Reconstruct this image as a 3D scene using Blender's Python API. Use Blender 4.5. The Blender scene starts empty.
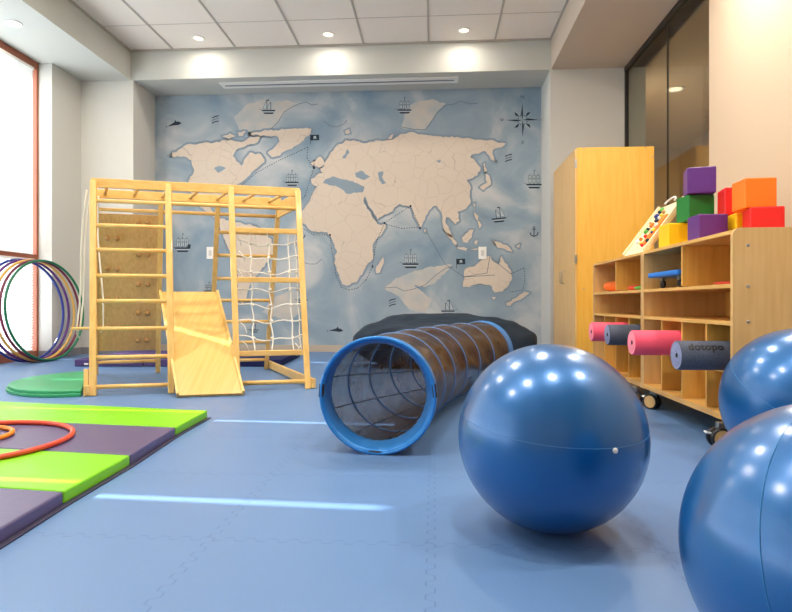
import bpy, bmesh, math, random
from mathutils import Vector, Matrix, Euler, noise
random.seed(7)
PI = math.pi
SC = bpy.context.scene
COL = SC.collection

# ------------------------------------------------------------------ camera
FPX, CAMZ, YAW = 585.0, 0.8, math.atan(38 / 585.0)
cam_d = bpy.data.cameras.new('camera')
cam = bpy.data.objects.new('camera', cam_d); COL.objects.link(cam)
cam_d.sensor_width = 36; cam_d.lens = FPX * 36 / 792
cam_d.shift_y = -3 / 792
cam.location = (0, 0, CAMZ); cam.rotation_euler = (PI / 2, 0, YAW)
cam_d.clip_start = .02
SC.camera = cam

# ------------------------------------------------------------------ world, sun, exposure
w = bpy.data.worlds.new('sky'); SC.world = w; w.use_nodes = True
wn = w.node_tree.nodes; wl = w.node_tree.links; wn.clear()
bg = wn.new('ShaderNodeBackground'); wo = wn.new('ShaderNodeOutputWorld')
bg.inputs[0].default_value = (.80, .90, 1.0, 1); bg.inputs[1].default_value = 4.2
wl.new(bg.outputs[0], wo.inputs[0])
sun_d = bpy.data.lights.new('sun', 'SUN'); sun = bpy.data.objects.new('sun', sun_d); COL.objects.link(sun)
sun_d.energy = 15; sun_d.angle = .0093; sun_d.color = (1, .96, .9)
sun.location = (-12, 3, 9)
sun.rotation_euler = Vector((1, -.055, -.722)).to_track_quat('-Z', 'Y').to_euler()
SC.view_settings.view_transform = 'Standard'; SC.view_settings.look = 'None'
SC.view_settings.gamma = 1; SC.view_settings.use_curve_mapping = False
SC.view_settings.exposure = 0.56
SC.cycles.use_denoising = True
SC.cycles.max_bounces = 10; SC.cycles.diffuse_bounces = 6; SC.cycles.transparent_max_bounces = 24
SC.cycles.sample_clamp_indirect = 6
LAMP_W = 44.0

# ------------------------------------------------------------------ helpers
ca, sa = math.cos(YAW), math.sin(YAW)
def on_wall(px, py, Y):
    k = (px - 396) / FPX; d = Y / (k * sa + ca)
    return Vector((k * d * ca - d * sa, Y, CAMZ + (303 - py) * d / FPX))
def lin(c):
    return tuple([((v / 255) / 12.92 if v / 255 <= .04045 else ((v / 255 + .055) / 1.055) ** 2.4) for v in c] + [1])

class MB:
    def __init__(s): s.bm = bmesh.new()
    def box(s, c, size, rot=None, mat=0, bevel=0):
        m = Matrix.Translation(c) @ (rot.to_matrix().to_4x4() if isinstance(rot, Euler) else (rot if rot is not None else Matrix())) @ Matrix.Diagonal((*size, 1))
        r = bmesh.ops.create_cube(s.bm, size=1, matrix=m)
        fs = set(f for v in r['verts'] for f in v.link_faces)
        for f in fs: f.material_index = mat
        if bevel:
            es = list(set(e for v in r['verts'] for e in v.link_edges))
            bmesh.ops.bevel(s.bm, geom=es, offset=bevel, segments=3, profile=.5, affect='EDGES', clamp_overlap=True)
        return s
    def bar(s, a, b, w_, h, up=(0, 0, 1), mat=0, bevel=0):      # rectangular bar from a to b; w_ sideways, h along up
        a = Vector(a); b = Vector(b); z = (b - a).normalized(); up = Vector(up)
        x = up.cross(z).normalized(); y = z.cross(x)
        m = Matrix((x, y, z)).transposed().to_4x4(); m.translation = (a + b) / 2
        return s.box((0, 0, 0), (w_, h, (b - a).length), m, mat, bevel) if False else s._mbox(m, (w_, h, (b - a).length), mat, bevel)
    def _mbox(s, m, size, mat, bevel):
        r = bmesh.ops.create_cube(s.bm, size=1, matrix=m @ Matrix.Diagonal((*size, 1)))
        for f in set(f for v in r['verts'] for f in v.link_faces): f.material_index = mat
        if bevel:
            es = list(set(e for v in r['verts'] for e in v.link_edges))
            bmesh.ops.bevel(s.bm, geom=es, offset=bevel, segments=2, profile=.5, affect='EDGES', clamp_overlap=True)
        return s
    def tube(s, pts, r, n=10, closed=False, mat=0, cap=True):
        pts = [Vector(p) for p in pts]; N = len(pts); rings = []
        rr = r if isinstance(r, (list, tuple)) else [r] * N
        pu = None
        for i, p in enumerate(pts):
            if closed: t = (pts[(i + 1) % N] - pts[i - 1])
            else: t = pts[min(i + 1, N - 1)] - pts[max(i - 1, 0)]
            t.normalize()
            if pu is None:
                u = t.orthogonal().normalized()
            else:
                u = (pu - t * pu.dot(t)).normalized()
            pu = u; v = t.cross(u)
            rings.append([s.bm.verts.new(p + (u * math.cos(2 * PI * k / n) + v * math.sin(2 * PI * k / n)) * rr[i]) for k in range(n)])
        seq = list(range(N)) + ([0] if closed else [])
        for a, b in zip(seq[:-1], seq[1:]):
            A_, B_ = rings[a], rings[b]; off = 0
            if closed and b == 0:
                off = min(range(n), key=lambda o: (A_[0].co - B_[o].co).length)
            for k in range(n):
                f = s.bm.faces.new((A_[k], A_[(k + 1) % n], B_[(k + 1 + off) % n], B_[(k + off) % n])); f.smooth = True; f.material_index = mat
        if cap and not closed:
            for R_, fl in ((rings[0], True), (rings[-1], False)):
                f = s.bm.faces.new(R_[::-1] if fl else R_); f.material_index = mat
        return s
    def ring(s, c, u, v, R, r, n=64, m=8, mat=0):
        c = Vector(c); u = Vector(u).normalized(); v = Vector(v).normalized()
        return s.tube([c + u * R * math.cos(2 * PI * k / n) + v * R * math.sin(2 * PI * k / n) for k in range(n)], r, m, True, mat)
    def poly(s, pts, mat=0):
        f = s.bm.faces.new([s.bm.verts.new(p) for p in pts]); f.material_index = mat; return s
    def prism(s, pts, d, mat=0):                                 # extrude polygon pts by vector d
        d = Vector(d); a = [s.bm.verts.new(p) for p in pts]; b = [s.bm.verts.new(Vector(p) + d) for p in pts]
        n = len(pts)
        fs = [s.bm.faces.new(a[::-1]), s.bm.faces.new(b)] + [s.bm.faces.new((a[i], a[(i + 1) % n], b[(i + 1) % n], b[i])) for i in range(n)]
        for f in fs: f.material_index = mat
        return s
    def lathe(s, prof, m=Matrix(), n=32, mat=0, smooth=True):    # prof: (radius, z)
        rings = []
        for r, z in prof:
            if r < 1e-6: rings.append([s.bm.verts.new(m @ Vector((0, 0, z)))])
            else: rings.append([s.bm.verts.new(m @ Vector((r * math.cos(2 * PI * k / n), r * math.sin(2 * PI * k / n), z))) for k in range(n)])
        for A_, B_ in zip(rings[:-1], rings[1:]):
            for k in range(n):
                q = []
                for v in (A_[k % len(A_)], A_[(k + 1) % len(A_)], B_[(k + 1) % len(B_)], B_[k % len(B_)]):
                    if v not in q: q.append(v)
                if len(q) > 2:
                    f = s.bm.faces.new(q); f.smooth = smooth; f.material_index = mat
        return s
    def build(s, name, mats, parent=None, recalc=True, loc=None):
        if recalc: bmesh.ops.recalc_face_normals(s.bm, faces=s.bm.faces)
        me = bpy.data.meshes.new(name)
        if loc is not None: bmesh.ops.translate(s.bm, verts=s.bm.verts, vec=-Vector(loc))
        s.bm.to_mesh(me); s.bm.free()
        o = bpy.data.objects.new(name, me); COL.objects.link(o)
        for m in (mats if isinstance(mats, (list, tuple)) else [mats]): me.materials.append(m)
        if loc is not None: o.location = loc
        if parent is not None: o.parent = parent
        return o

def tag(o, label=None, cat=None, group=None, kind=None):
    if label: o['label'] = label
    if cat: o['category'] = cat
    if group: o['group'] = group
    if kind: o['kind'] = kind
    return o
def empty(name, loc=(0, 0, 0), rz=0):
    o = bpy.data.objects.new(name, None); COL.objects.link(o); o.location = loc; o.rotation_euler = (0, 0, rz); o.empty_display_size = .1
    return o
def thing(name, label, cat, loc=(0, 0, 0), rz=0, group=None):
    return tag(empty(name, loc, rz), label, cat, group)
def copy_tree(o, parent=None):
    c = o.copy(); COL.objects.link(c)
    if parent is not None: c.parent = parent
    for ch in list(o.children): copy_tree(ch, c)
    return c
def setp(o, parent):
    o.parent = parent; return o
def struct(o): o['kind'] = 'structure'; return o

# ------------------------------------------------------------------ materials
def mat(name, col, rough=.5, metal=0, coat=0, spec=.5, emit=None, trans=None, noise_amt=0, noise_scale=8, bump=0, bump_scale=60, stretch=None, col2=None, sheen=0):
    m = bpy.data.materials.new(name); m.use_nodes = True
    nt = m.node_tree; b = nt.nodes['Principled BSDF']
    c = lin(col)
    b.inputs['Base Color'].default_value = c
    b.inputs['Roughness'].default_value = rough; b.inputs['Metallic'].default_value = metal
    b.inputs['Coat Weight'].default_value = coat; b.inputs['Specular IOR Level'].default_value = spec
    b.inputs['Coat Roughness'].default_value = .08
    if sheen: b.inputs['Sheen Weight'].default_value = sheen
    if emit: b.inputs['Emission Color'].default_value = lin(emit[0]); b.inputs['Emission Strength'].default_value = emit[1]
    if noise_amt or col2 or bump:
        tc = nt.nodes.new('ShaderNodeTexCoord'); mp = nt.nodes.new('ShaderNodeMapping')
        nt.links.new(tc.outputs['Object'], mp.inputs[0])
        if stretch: mp.inputs['Scale'].default_value = stretch
    if noise_amt or col2:
        n = nt.nodes.new('ShaderNodeTexNoise'); n.inputs['Scale'].default_value = noise_scale; n.inputs['Detail'].default_value = 5
        nt.links.new(mp.outputs[0], n.inputs['Vector'])
        r = nt.nodes.new('ShaderNodeValToRGB'); r.color_ramp.elements[0].position = .3; r.color_ramp.elements[1].position = .7
        c2 = lin(col2) if col2 else tuple(v * (1 - noise_amt) for v in c[:3]) + (1,)
        r.color_ramp.elements[0].color = c2; r.color_ramp.elements[1].color = c
        nt.links.new(n.outputs[0], r.inputs[0]); nt.links.new(r.outputs[0], b.inputs['Base Color'])
    if bump:
        n2 = nt.nodes.new('ShaderNodeTexNoise'); n2.inputs['Scale'].default_value = bump_scale; n2.inputs['Detail'].default_value = 3
        nt.links.new(mp.outputs[0], n2.inputs['Vector'])
        bp = nt.nodes.new('ShaderNodeBump'); bp.inputs['Strength'].default_value = bump; bp.inputs['Distance'].default_value = .01
        nt.links.new(n2.outputs[0], bp.inputs['Height']); nt.links.new(bp.outputs[0], b.inputs['Normal'])
    return m
def wood(name, c1, c2, stretch=(14, 14, 1.2), rough=.42):
    return mat(name, c1, rough=rough, col2=c2, noise_scale=2.2, stretch=stretch, coat=.15)

M = {}
M['maple'] = wood('maple veneer', (232, 182, 92), (219, 163, 72))
M['maple_y'] = wood('maple veneer grain along shelves', (230, 184, 104), (214, 160, 80), stretch=(14, 1.2, 14))
M['maple_light'] = wood('pale maple panel', (226, 186, 124), (214, 170, 104))
M['cab'] = wood('honey maple cabinet', (236, 182, 78), (228, 168, 60))
M['pine'] = wood('varnished pine', (240, 200, 124), (228, 180, 98))
M['pine_x'] = wood('varnished pine rails', (240, 198, 120), (226, 178, 96), stretch=(1.2, 14, 14))
M['ply'] = wood('climbing panel plywood', (222, 178, 116), (206, 158, 94), stretch=(20, 20, .8))
M['slide'] = wood('birch slide board', (228, 188, 112), (218, 174, 94), stretch=(16, 1.2, 1.2), rough=.25)
M['cream_wood'] = wood('pale birch toy board', (244, 226, 190), (236, 212, 170))
M['grip'] = mat('grip wood', (186, 140, 84), .5)
M['rope'] = mat('cotton rope', (232, 228, 216), .9)
M['wall'] = mat('grey white wall paint', (206, 205, 198), .85, bump=.05, bump_scale=150)
M['wall_cream'] = mat('warm cream wall paint', (198, 178, 154), .85, bump=.05, bump_scale=150)
M['wall_tan'] = mat('taupe soffit paint', (196, 182, 166), .85)
M['soffit'] = mat('soffit paint', (192, 193, 186), .85)
M['ceil'] = mat('acoustic ceiling panel', (238, 229, 218), .95, noise_amt=.06, noise_scale=120, bump=.1, bump_scale=300)
M['grid'] = mat('ceiling grid metal', (178, 170, 160), .5)
M['base'] = mat('vinyl base', (182, 168, 150), .6)
M['base_grey'] = mat('grey vinyl base', (132, 130, 134), .6)
M['frame'] = mat('reddish brown window frame', (150, 84, 56), .45)
M['white'] = mat('white plastic', (236, 234, 228), .4)
M['black'] = mat('black rubber', (22, 22, 24), .5)
M['steel'] = mat('brushed steel', (170, 168, 162), .35, metal=.9)
M['dark'] = mat('dark track', (44, 42, 38), .6)
M['corridor'] = mat('corridor wall', (190, 170, 144), .9)
M['navy'] = mat('navy vinyl', (38, 44, 92), .4)
M['purple'] = mat('purple vinyl', (86, 78, 118), .38, bump=.08, bump_scale=25)
M['lime'] = mat('lime green vinyl', (122, 202, 10), .38, bump=.08, bump_scale=25)
M['green'] = mat('green foam vinyl', (52, 158, 104), .45)
M['mat_purple'] = mat('matt purple mat cover', (84, 70, 116), .75, spec=.15)
M['mat_navy'] = mat('matt navy mat cover', (30, 36, 80), .75, spec=.15)
M['hem'] = mat('dark mat hem', (48, 44, 72), .6)
M['teal'] = mat('dark teal cover fabric', (4, 32, 52), .65, bump=.3, bump_scale=14)
M['satin'] = mat('blue satin cuff', (40, 128, 205), .3, bump=.5, bump_scale=16, metal=.25)
M['ringblue'] = mat('blue grey ring casing', (70, 108, 158), .4)
M['rib'] = mat('navy ring casing', (30, 44, 74), .5)

def ball_mat():
    m = mat('pearl blue vinyl ball', (0, 98, 166), .34, metal=.42, coat=.9, noise_amt=.10, noise_scale=3)
    m.node_tree.nodes['Principled BSDF'].inputs['Coat Roughness'].default_value = .19
    return m
M['ball'] = ball_mat()
M['seam'] = mat('ball seam', (50, 130, 190), .4, metal=.3)
for nm, c in dict(b_purple=(92, 44, 128), b_green=(18, 120, 44), b_yellow=(250, 198, 12), b_red=(214, 30, 30), b_orange=(250, 122, 22),
                  h_green=(18, 110, 74), h_blue=(28, 52, 140), h_yellow=(214, 170, 84), h_maroon=(112, 32, 60), h_purple=(88, 40, 120),
                  r_red=(222, 74, 44), r_orange=(244, 140, 30), scoot=(38, 120, 208), bean_o=(240, 110, 30), bean_g=(90, 170, 70), bean_r=(220, 70, 50)).items():
    M[nm] = mat(nm, c, .45 if nm[0] != 'h' else .3)
M['pink'] = mat('pink foam roller', (244, 84, 112), .75, bump=.2, bump_scale=90)
M['pinkend'] = mat('pink foam roller end', (250, 140, 158), .8)
M['charcoal'] = mat('charcoal foam roller', (80, 88, 106), .8, noise_amt=.4, noise_scale=120)
M['charend'] = mat('grey foam roller end', (140, 148, 182), .8, noise_amt=.2, noise_scale=60)
M['roller_ink'] = mat('black lettering', (6, 6, 8), .5)

def floor_mat():
    m = mat('blue foam puzzle floor', (74, 118, 180), .42, bump=.12, bump_scale=220, spec=.5)
    nt = m.node_tree; N = nt.nodes; L = nt.links; b = N['Principled BSDF']
    tc = N.new('ShaderNodeTexCoord'); sp = N.new('ShaderNodeSeparateXYZ'); L.new(tc.outputs['Object'], sp.inputs[0])
    def ma(op, a, b_=None, c=None):
        n = N.new('ShaderNodeMath'); n.operation = op
        for i, v in enumerate((a, b_, c)):
            if v is None: continue
            if isinstance(v, (int, float)): n.inputs[i].default_value = v
            else: L.new(v, n.inputs[i])
        return n.outputs[0]
    def seam(u, v, u0):
        # distance from the nearest seam u = u0 + k*.745, displaced by rounded teeth along v
        teeth = ma('MULTIPLY', ma('MAXIMUM', ma('MINIMUM', ma('MULTIPLY', ma('SINE', ma('MULTIPLY', v, 2 * PI / .075)), 2.2), 1), -1), .013)
        uu = ma('ADD', ma('SUBTRACT', u, u0 - 745 * .1), teeth)
        fr = ma('ABSOLUTE', ma('SUBTRACT', ma('MODULO', ma('ADD', uu, .3725), .745), .3725))
        return ma('SUBTRACT', 1, ma('MINIMUM', ma('DIVIDE', fr, .0045), 1))
    s = ma('MAXIMUM', seam(sp.outputs[0], sp.outputs[1], -.01), seam(sp.outputs[1], sp.outputs[0], 1.94))
    mx = N.new('ShaderNodeMix'); mx.data_type = 'RGBA'
    n = N.new('ShaderNodeTexNoise'); n.inputs['Scale'].default_value = 1.3; n.inputs['Detail'].default_value = 4
    L.new(tc.outputs['Object'], n.inputs['Vector'])
    r = N.new('ShaderNodeValToRGB'); r.color_ramp.elements[0].color = lin((88, 124, 172)); r.color_ramp.elements[1].color = lin((98, 134, 180))
    L.new(n.outputs[0], r.inputs[0])
    L.new(ma('MULTIPLY', s, .5), mx.inputs[0]); L.new(r.outputs[0], mx.inputs[6]); mx.inputs[7].default_value = lin((40, 74, 128))
    L.new(mx.outputs[2], b.inputs['Base Color'])
    return m
M['floor'] = floor_mat()

def sea_mat():
    m = mat('watercolour sea paint', (120, 150, 175), .85)
    nt = m.node_tree; N = nt.nodes; L = nt.links; b = N['Principled BSDF']
    tc = N.new('ShaderNodeTexCoord')
    n = N.new('ShaderNodeTexNoise'); n.inputs['Scale'].default_value = 1.1; n.inputs['Detail'].default_value = 7; n.inputs['Distortion'].default_value = .6
    L.new(tc.outputs['Object'], n.inputs['Vector'])
    r = N.new('ShaderNodeValToRGB'); e = r.color_ramp.elements
    e[0].position = .32; e[0].color = lin((120, 144, 162)); e[1].position = .66; e[1].color = lin((190, 192, 192))
    x = e.new(.5); x.color = lin((148, 164, 175))
    L.new(n.outputs[0], r.inputs[0]); L.new(r.outputs[0], b.inputs['Base Color'])
    return m
def land_mat(border=True):
    m = mat('cream continent paint' if border else 'pale parchment paint', (238, 222, 202), .85)
    nt = m.node_tree; N = nt.nodes; L = nt.links; b = N['Principled BSDF']
    tc = N.new('ShaderNodeTexCoord')
    n = N.new('ShaderNodeTexNoise'); n.inputs['Scale'].default_value = 3.5; n.inputs['Detail'].default_value = 4
    L.new(tc.outputs['Object'], n.inputs['Vector'])
    if border:
        mxv = N.new('ShaderNodeMix'); mxv.data_type = 'VECTOR'; mxv.inputs[0].default_value = .10
        L.new(tc.outputs['Object'], mxv.inputs[4]); L.new(n.outputs[1], mxv.inputs[5])
        v = N.new('ShaderNodeTexVoronoi'); v.feature = 'DISTANCE_TO_EDGE'; v.inputs['Scale'].default_value = 4.4
        L.new(mxv.outputs[1], v.inputs['Vector'])
        r = N.new('ShaderNodeValToRGB'); e = r.color_ramp.elements
        e[0].position = .0; e[0].color = lin((180, 166, 154)); e[1].position = .012; e[1].color = lin((208, 194, 178))
        L.new(v.outputs['Distance'], r.inputs[0])
    else:
        r = N.new('ShaderNodeValToRGB'); e = r.color_ramp.elements
        e[0].position = .3; e[0].color = lin((166, 176, 180)); e[1].position = .7; e[1].color = lin((200, 190, 178))
        L.new(n.outputs[0], r.inputs[0])
    L.new(r.outputs[0], b.inputs['Base Color'])
    return m
M['sea'] = sea_mat(); M['land'] = land_mat(); M['parch'] = land_mat(False)
M['halo'] = mat('blue grey coastline wash', (134, 152, 166), .85)
M['ink'] = mat('dark mural ink', (30, 48, 62), .8)
M['ink_soft'] = mat('soft grey mural ink', (96, 112, 124), .85)
M['sail'] = mat('sail wash', (176, 188, 194), .85)

def glass_mat():
    m = bpy.data.materials.new('dark partition glass'); m.use_nodes = True
    N = m.node_tree.nodes; L = m.node_tree.links; N.clear()
    o = N.new('ShaderNodeOutputMaterial'); mx = N.new('ShaderNodeMixShader'); t = N.new('ShaderNodeBsdfTransparent'); g = N.new('ShaderNodeBsdfGlossy')
    t.inputs[0].default_value = (.80, .82, .78, 1); g.inputs['Roughness'].default_value = .01
    lw = N.new('ShaderNodeLayerWeight'); lw.inputs[0].default_value = .3
    pw = N.new('ShaderNodeMath'); pw.operation = 'MULTIPLY_ADD'; pw.inputs[1].default_value = .22; pw.inputs[2].default_value = .03
    L.new(lw.outputs['Facing'], pw.inputs[0]); L.new(pw.outputs[0], mx.inputs[0]); L.new(t.outputs[0], mx.inputs[1]); L.new(g.outputs[0], mx.inputs[2]); L.new(mx.outputs[0], o.inputs[0])
    return m
M['glass'] = glass_mat()
def clear_glass():
    m = bpy.data.materials.new('clear window glass'); m.use_nodes = True
    N = m.node_tree.nodes; L = m.node_tree.links; N.clear()
    o = N.new('ShaderNodeOutputMaterial'); mx = N.new('ShaderNodeMixShader'); t = N.new('ShaderNodeBsdfTransparent'); g = N.new('ShaderNodeBsdfGlossy')
    mx.inputs[0].default_value = .06; g.inputs['Roughness'].default_value = .02
    L.new(t.outputs[0], mx.inputs[1]); L.new(g.outputs[0], mx.inputs[2]); L.new(mx.outputs[0], o.inputs[0])
    return m
M['clear'] = clear_glass()
def blind_mat():
    m = bpy.data.materials.new('white translucent blind slat'); m.use_nodes = True
    N = m.node_tree.nodes; L = m.node_tree.links; N.clear()
    o = N.new('ShaderNodeOutputMaterial'); mx = N.new('ShaderNodeMixShader'); d = N.new('ShaderNodeBsdfDiffuse'); t = N.new('ShaderNodeBsdfTranslucent')
    d.inputs[0].default_value = (.85, .85, .83, 1); t.inputs[0].default_value = (.50, .52, .50, 1); mx.inputs[0].default_value = .24
    L.new(d.outputs[0], mx.inputs[1]); L.new(t.outputs[0], mx.inputs[2]); L.new(mx.outputs[0], o.inputs[0])
    return m
M['blind'] = blind_mat()
def sheer(name, col, alpha, rough=.45):
    m = mat(name, col, rough, bump=.5, bump_scale=12, noise_amt=.45, noise_scale=14, stretch=(1, 1, 1))
    m.node_tree.nodes['Principled BSDF'].inputs['Alpha'].default_value = alpha
    return m
M['mesh'] = sheer('sheer dark brown tunnel fabric', (78, 54, 38), .70, .33)
M['lens'] = mat('lit lamp lens', (255, 240, 215), .4, emit=((255, 236, 205), 1.0))

# ------------------------------------------------------------------ room shell
YB, YF, YS = 9.5, -3.5, 8.8       # mural wall, wall behind the camera, front of the back soffit
XW, XL, XR = -5.78, -4.7, 2.8     # window plane, left soffit fascia, glass / right wall
ZC, ZS = 4.72, 4.26
RX = 1.73                         # right soffit fascia
struct(MB().box(((XW + XR) / 2, (YB + YF) / 2, -.05), (XR - XW + .8, YB - YF + .6, .1)).build('floor', M['floor']))
ceil = struct(MB().box(((XL + RX) / 2, (YS + YF) / 2, ZC + .05), (RX - XL, YS - YF, .1)).build('ceiling', M['ceil']))
g = MB()
for x in (-4.02, -3.035, -2.05, -1.065, -.08, .905): g.box((x, (YS + YF) / 2, ZC - .004), (.028, YS - YF, .01))
for k in range(5): g.box(((XL + RX) / 2, 8.0 - k * 2.4, ZC - .0015), (RX - XL, .008, .004))
g.box(((XL + RX) / 2, YS - .012, ZC - .01), (RX - XL, .024, .03)).box((RX - .012, (YS + YF) / 2, ZC - .01), (.024, YS - YF, .03)).box((XL + .012, (YS + YF) / 2, ZC - .01), (.024, YS - YF, .03))
struct(g.build('trim_1', M['grid']))
# soffits (dropped borders), all solid blocks
struct(MB().box(((-6.1 + 3.1) / 2, (YS + YB + .2) / 2, (ZS + ZC + .1) / 2), (9.2, YB + .2 - YS, ZC + .1 - ZS)).build('wall_soffit_back', M['soffit']))
struct(MB().box(((-6.1 + XL) / 2, (YS + YF) / 2, (ZS + ZC + .1) / 2), (XL + 6.1, YS - YF, ZC + .1 - ZS)).build('wall_soffit_left', M['soffit']))
struct(MB().box(((3.1 + RX) / 2, (YS + YF) / 2, (ZS + ZC + .1) / 2), (3.1 - RX, YS - YF, ZC + .1 - ZS)).build('wall_soffit_right', M['wall_tan']))
# walls
struct(MB().box((-1.5, YB + .1, ZS / 2), (6.6, .2, ZS)).build('wall_back', M['wall']))
struct(MB().box(((-6.1 - 4.66) / 2, (YS + YB + .2) / 2, ZS / 2), (6.1 - 4.66, YB + .2 - YS, ZS)).build('wall_pier_left', M['wall']))
struct(MB().box((-5.8, (8.10 + YS) / 2, ZS / 2), (.6, YS - 8.10, ZS)).build('wall_left', M['wall']))
struct(MB().box(((3.1 + 1.72) / 2, (YS + YB + .2) / 2, ZS / 2), (3.1 - 1.72, YB + .2 - YS, ZS)).build('wall_pier_right', M['wall']))
struct(MB().box((XR + .15, (6.16 + YF) / 2, ZS / 2), (.3, 6.16 - YF, ZS)).build('wall_right', M['wall_cream']))
struct(MB().box(((XW + XR) / 2, YF - .1, ZC / 2), (XR - XW + 1, .2, ZC + .2)).build('wall_front', M['wall_cream']))
# baseboards
struct(MB().box((-1.47, YB - .006, .055), (6.36, .012, .11)).build('baseboard_back', M['base']))
b = MB().box((-5.1, YS - .006, .055), (.8, .012, .11)).box((-5.494, (8.10 + YS) / 2, .055), (.012, YS - 8.10, .11)).box((-4.654, 9.15, .055), (.012, .68, .11)).box((-5.66, 8.094, .055), (.3, .012, .11))
struct(b.build('baseboard_left', M['base_grey']))
struct(MB().box((2.3, YS - .006, .055), (1.1, .012, .11)).box((1.714, 9.15, .055), (.012, .68, .11)).box((XR - .006, 2.9, .055), (.012, 6.4, .11)).build('baseboard_right', M['base']))

# windows down the left side: frames, transom, two blinds each; the blinds leave thin gaps at the mullions
muls = [8.06, 5.66, 4.19, 2.64, .95, -.85, -2.65]
gaps = {0: .06, 1: .075, 2: .075, 3: .08, 4: .04, 5: .04}
for i in range(6):
    y1, y0 = muls[i], muls[i + 1]
    f = MB()
    if i == 0: f.box((XW + .02, y1 + .03, ZS / 2), (.12, .06, ZS), bevel=.006)
    f.box((XW + .02, y0, ZS / 2), (.12, .07, ZS), bevel=.006)
    f.box((XW + .02, (y0 + y1) / 2, .06), (.14, y1 - y0, .12), bevel=.006).box((XW + .02, (y0 + y1) / 2, ZS - .05), (.14, y1 - y0, .10), bevel=.006)
    f.box((XW + .02, (y0 + y1) / 2, 1.45), (.10, y1 - y0, .09), bevel=.006)
    fr = struct(f.build('window_%d' % (i + 1), M['frame']))
    struct(MB().box((XW - .03, (y0 + y1) / 2, ZS / 2), (.008, y1 - y0, ZS - .1)).build('window_glass', M['clear'], fr))
    gp = gaps[i]
    for z0, z1, tilt, nm in ((1.50, ZS - .13, 62, 'upper'), (.13, 1.40, 40, 'lower')):
        s = MB()
        n = int((z1 - z0) / .038)
        for k in range(n):
            z = z0 + .02 + k * .038
            a = math.radians(tilt)
            dx, dz = .024 * math.cos(a), .024 * math.sin(a)
            ya, yb = y0 + .038, y1 - gp
            s.poly([(XW + .06 - dx, ya, z - dz), (XW + .06 - dx, yb, z - dz), (XW + .06 + dx, yb, z + dz), (XW + .06 + dx, ya, z + dz)])
        bl = s.build('window_blind', M['blind'], fr, recalc=False)
        h = MB().box((XW + .06, (y0 + .038 + y1 - gp) / 2, z1 + .012), (.05, y1 - gp - y0 - .04, .035)).box((XW + .06, (y0 + .038 + y1 - gp) / 2, z0 - .002), (.03, y1 - gp - y0 - .04, .014))
        for q in (.15, .5, .85): h.tube([(XW + .088, y0 + .04 + q * (y1 - y0 - .08), z0), (XW + .088, y0 + .04 + q * (y1 - y0 - .08), z1)], .0015, 5)
        h.build('blind_rail', M['white'], bl)
# wall outside to the sides of the windows
struct(MB().box((XW - .1, (muls[-1] + YF) / 2, ZS / 2), (.3, muls[-1] - YF, ZS)).build('wall_left_rear', M['wall']))

# glass partition at the right with its track, and the dim corridor behind it
gw = MB().box((XR + .02, (6.16 + YS) / 2, ZS - .03), (.06, YS - 6.16, .06)).box((XR + .02, (6.16 + YS) / 2, .02), (.06, YS - 6.16, .04))
gw.box((XR + .02, YS - .02, ZS / 2), (.05, .04, ZS)).box((XR + .02, 7.27, ZS / 2), (.016, .02, ZS - .1))
gwo = struct(gw.build('window_7', M['dark']))
for a_, b_ in ((6.17, 7.255), (7.285, YS - .04)):
    struct(MB().box((XR + .02, (a_ + b_) / 2, ZS / 2), (.012, b_ - a_, ZS - .12)).build('glass_pane', M['glass'], gwo))
cor = MB().box((5.6, 8, 2.1), (.2, 12, 4.3)).box((4.3, 13.6, 2.1), (3, .2, 4.3)).box((4.3, 4.6, 2.1), (3, .2, 4.3)).box((3.0, 11.4, 2.1), (.2, 4.2, 4.3))
struct(cor.build('wall_corridor', M['corridor']))
struct(MB().box((4.3, 9.1, 4.31), (2.8, 9.2, .1)).build('ceiling_corridor', M['corridor']))
struct(MB().box((4.44, 9.1, -.05), (2.4, 9.2, .1)).build('floor_corridor', M['corridor']))

# ------------------------------------------------------------------ ceiling lights
def lamp(loc, label, energy, group='recessed ceiling lights', size=.19, col=(1, .90, .79), name='ceiling_light'):
    x, y, z = loc
    t = thing(name, label, 'ceiling light', (x, y, z), 0, group)
    R = size / 2
    MB().lathe([(R, -.001), (R, -.008), (R * .93, -.014), (R * .78, -.012), (R * .72, -.004)], n=32).build('trim_ring', M['white'], t)
    MB().lathe([(R * .74, -.003), (R * .6, -.002), (0, -.002)], n=24).lathe([(R * .35, -.003), (R * .30, -.02), (0, -.024)], n=20).build('lens', M['lens'], t)
    ld = bpy.data.lights.new('lamp_light', 'AREA'); ld.shape = 'DISK'; ld.size = R * 1.2; ld.energy = energy; ld.color = col
    lo = bpy.data.objects.new('lamp_light', ld); COL.objects.link(lo); lo.parent = t; lo.location = (0, 0, -.03)
    return t
names = ['recessed ceiling light nearest the left soffit, above the climbing frame', 'recessed ceiling light in the middle of the row before the mural', 'recessed ceiling light nearest the right soffit, above the mural']
for j, yy in enumerate((8.45, 5.0, 1.6)):
    for i, xx in enumerate((-3.48, -1.54, .43)):
        lamp((xx, yy, ZC), names[i] if j == 0 else 'recessed ceiling light, %s of the %s row before the mural, out of view' % (('leftmost', 'middle one', 'rightmost')[i], ('', 'second', 'third')[j]), LAMP_W * (1 if j else .15))
lamp((-5.18, 6.91, ZS), 'small recessed light in the soffit above the window', LAMP_W * .5)
lamp((3.89, 9.73, ZS), 'lit recessed lamp in the corridor seen through the dark glass', 110, group='corridor lights', size=.28)
# more lamps in the right soffit, before the shelves
for yy, wd in ((5.0, 'far'), (2.2, 'near')): lamp((2.3, yy, ZS), 'recessed light in the right soffit, above the %s end of the shelves' % wd, LAMP_W * .9)

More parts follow.
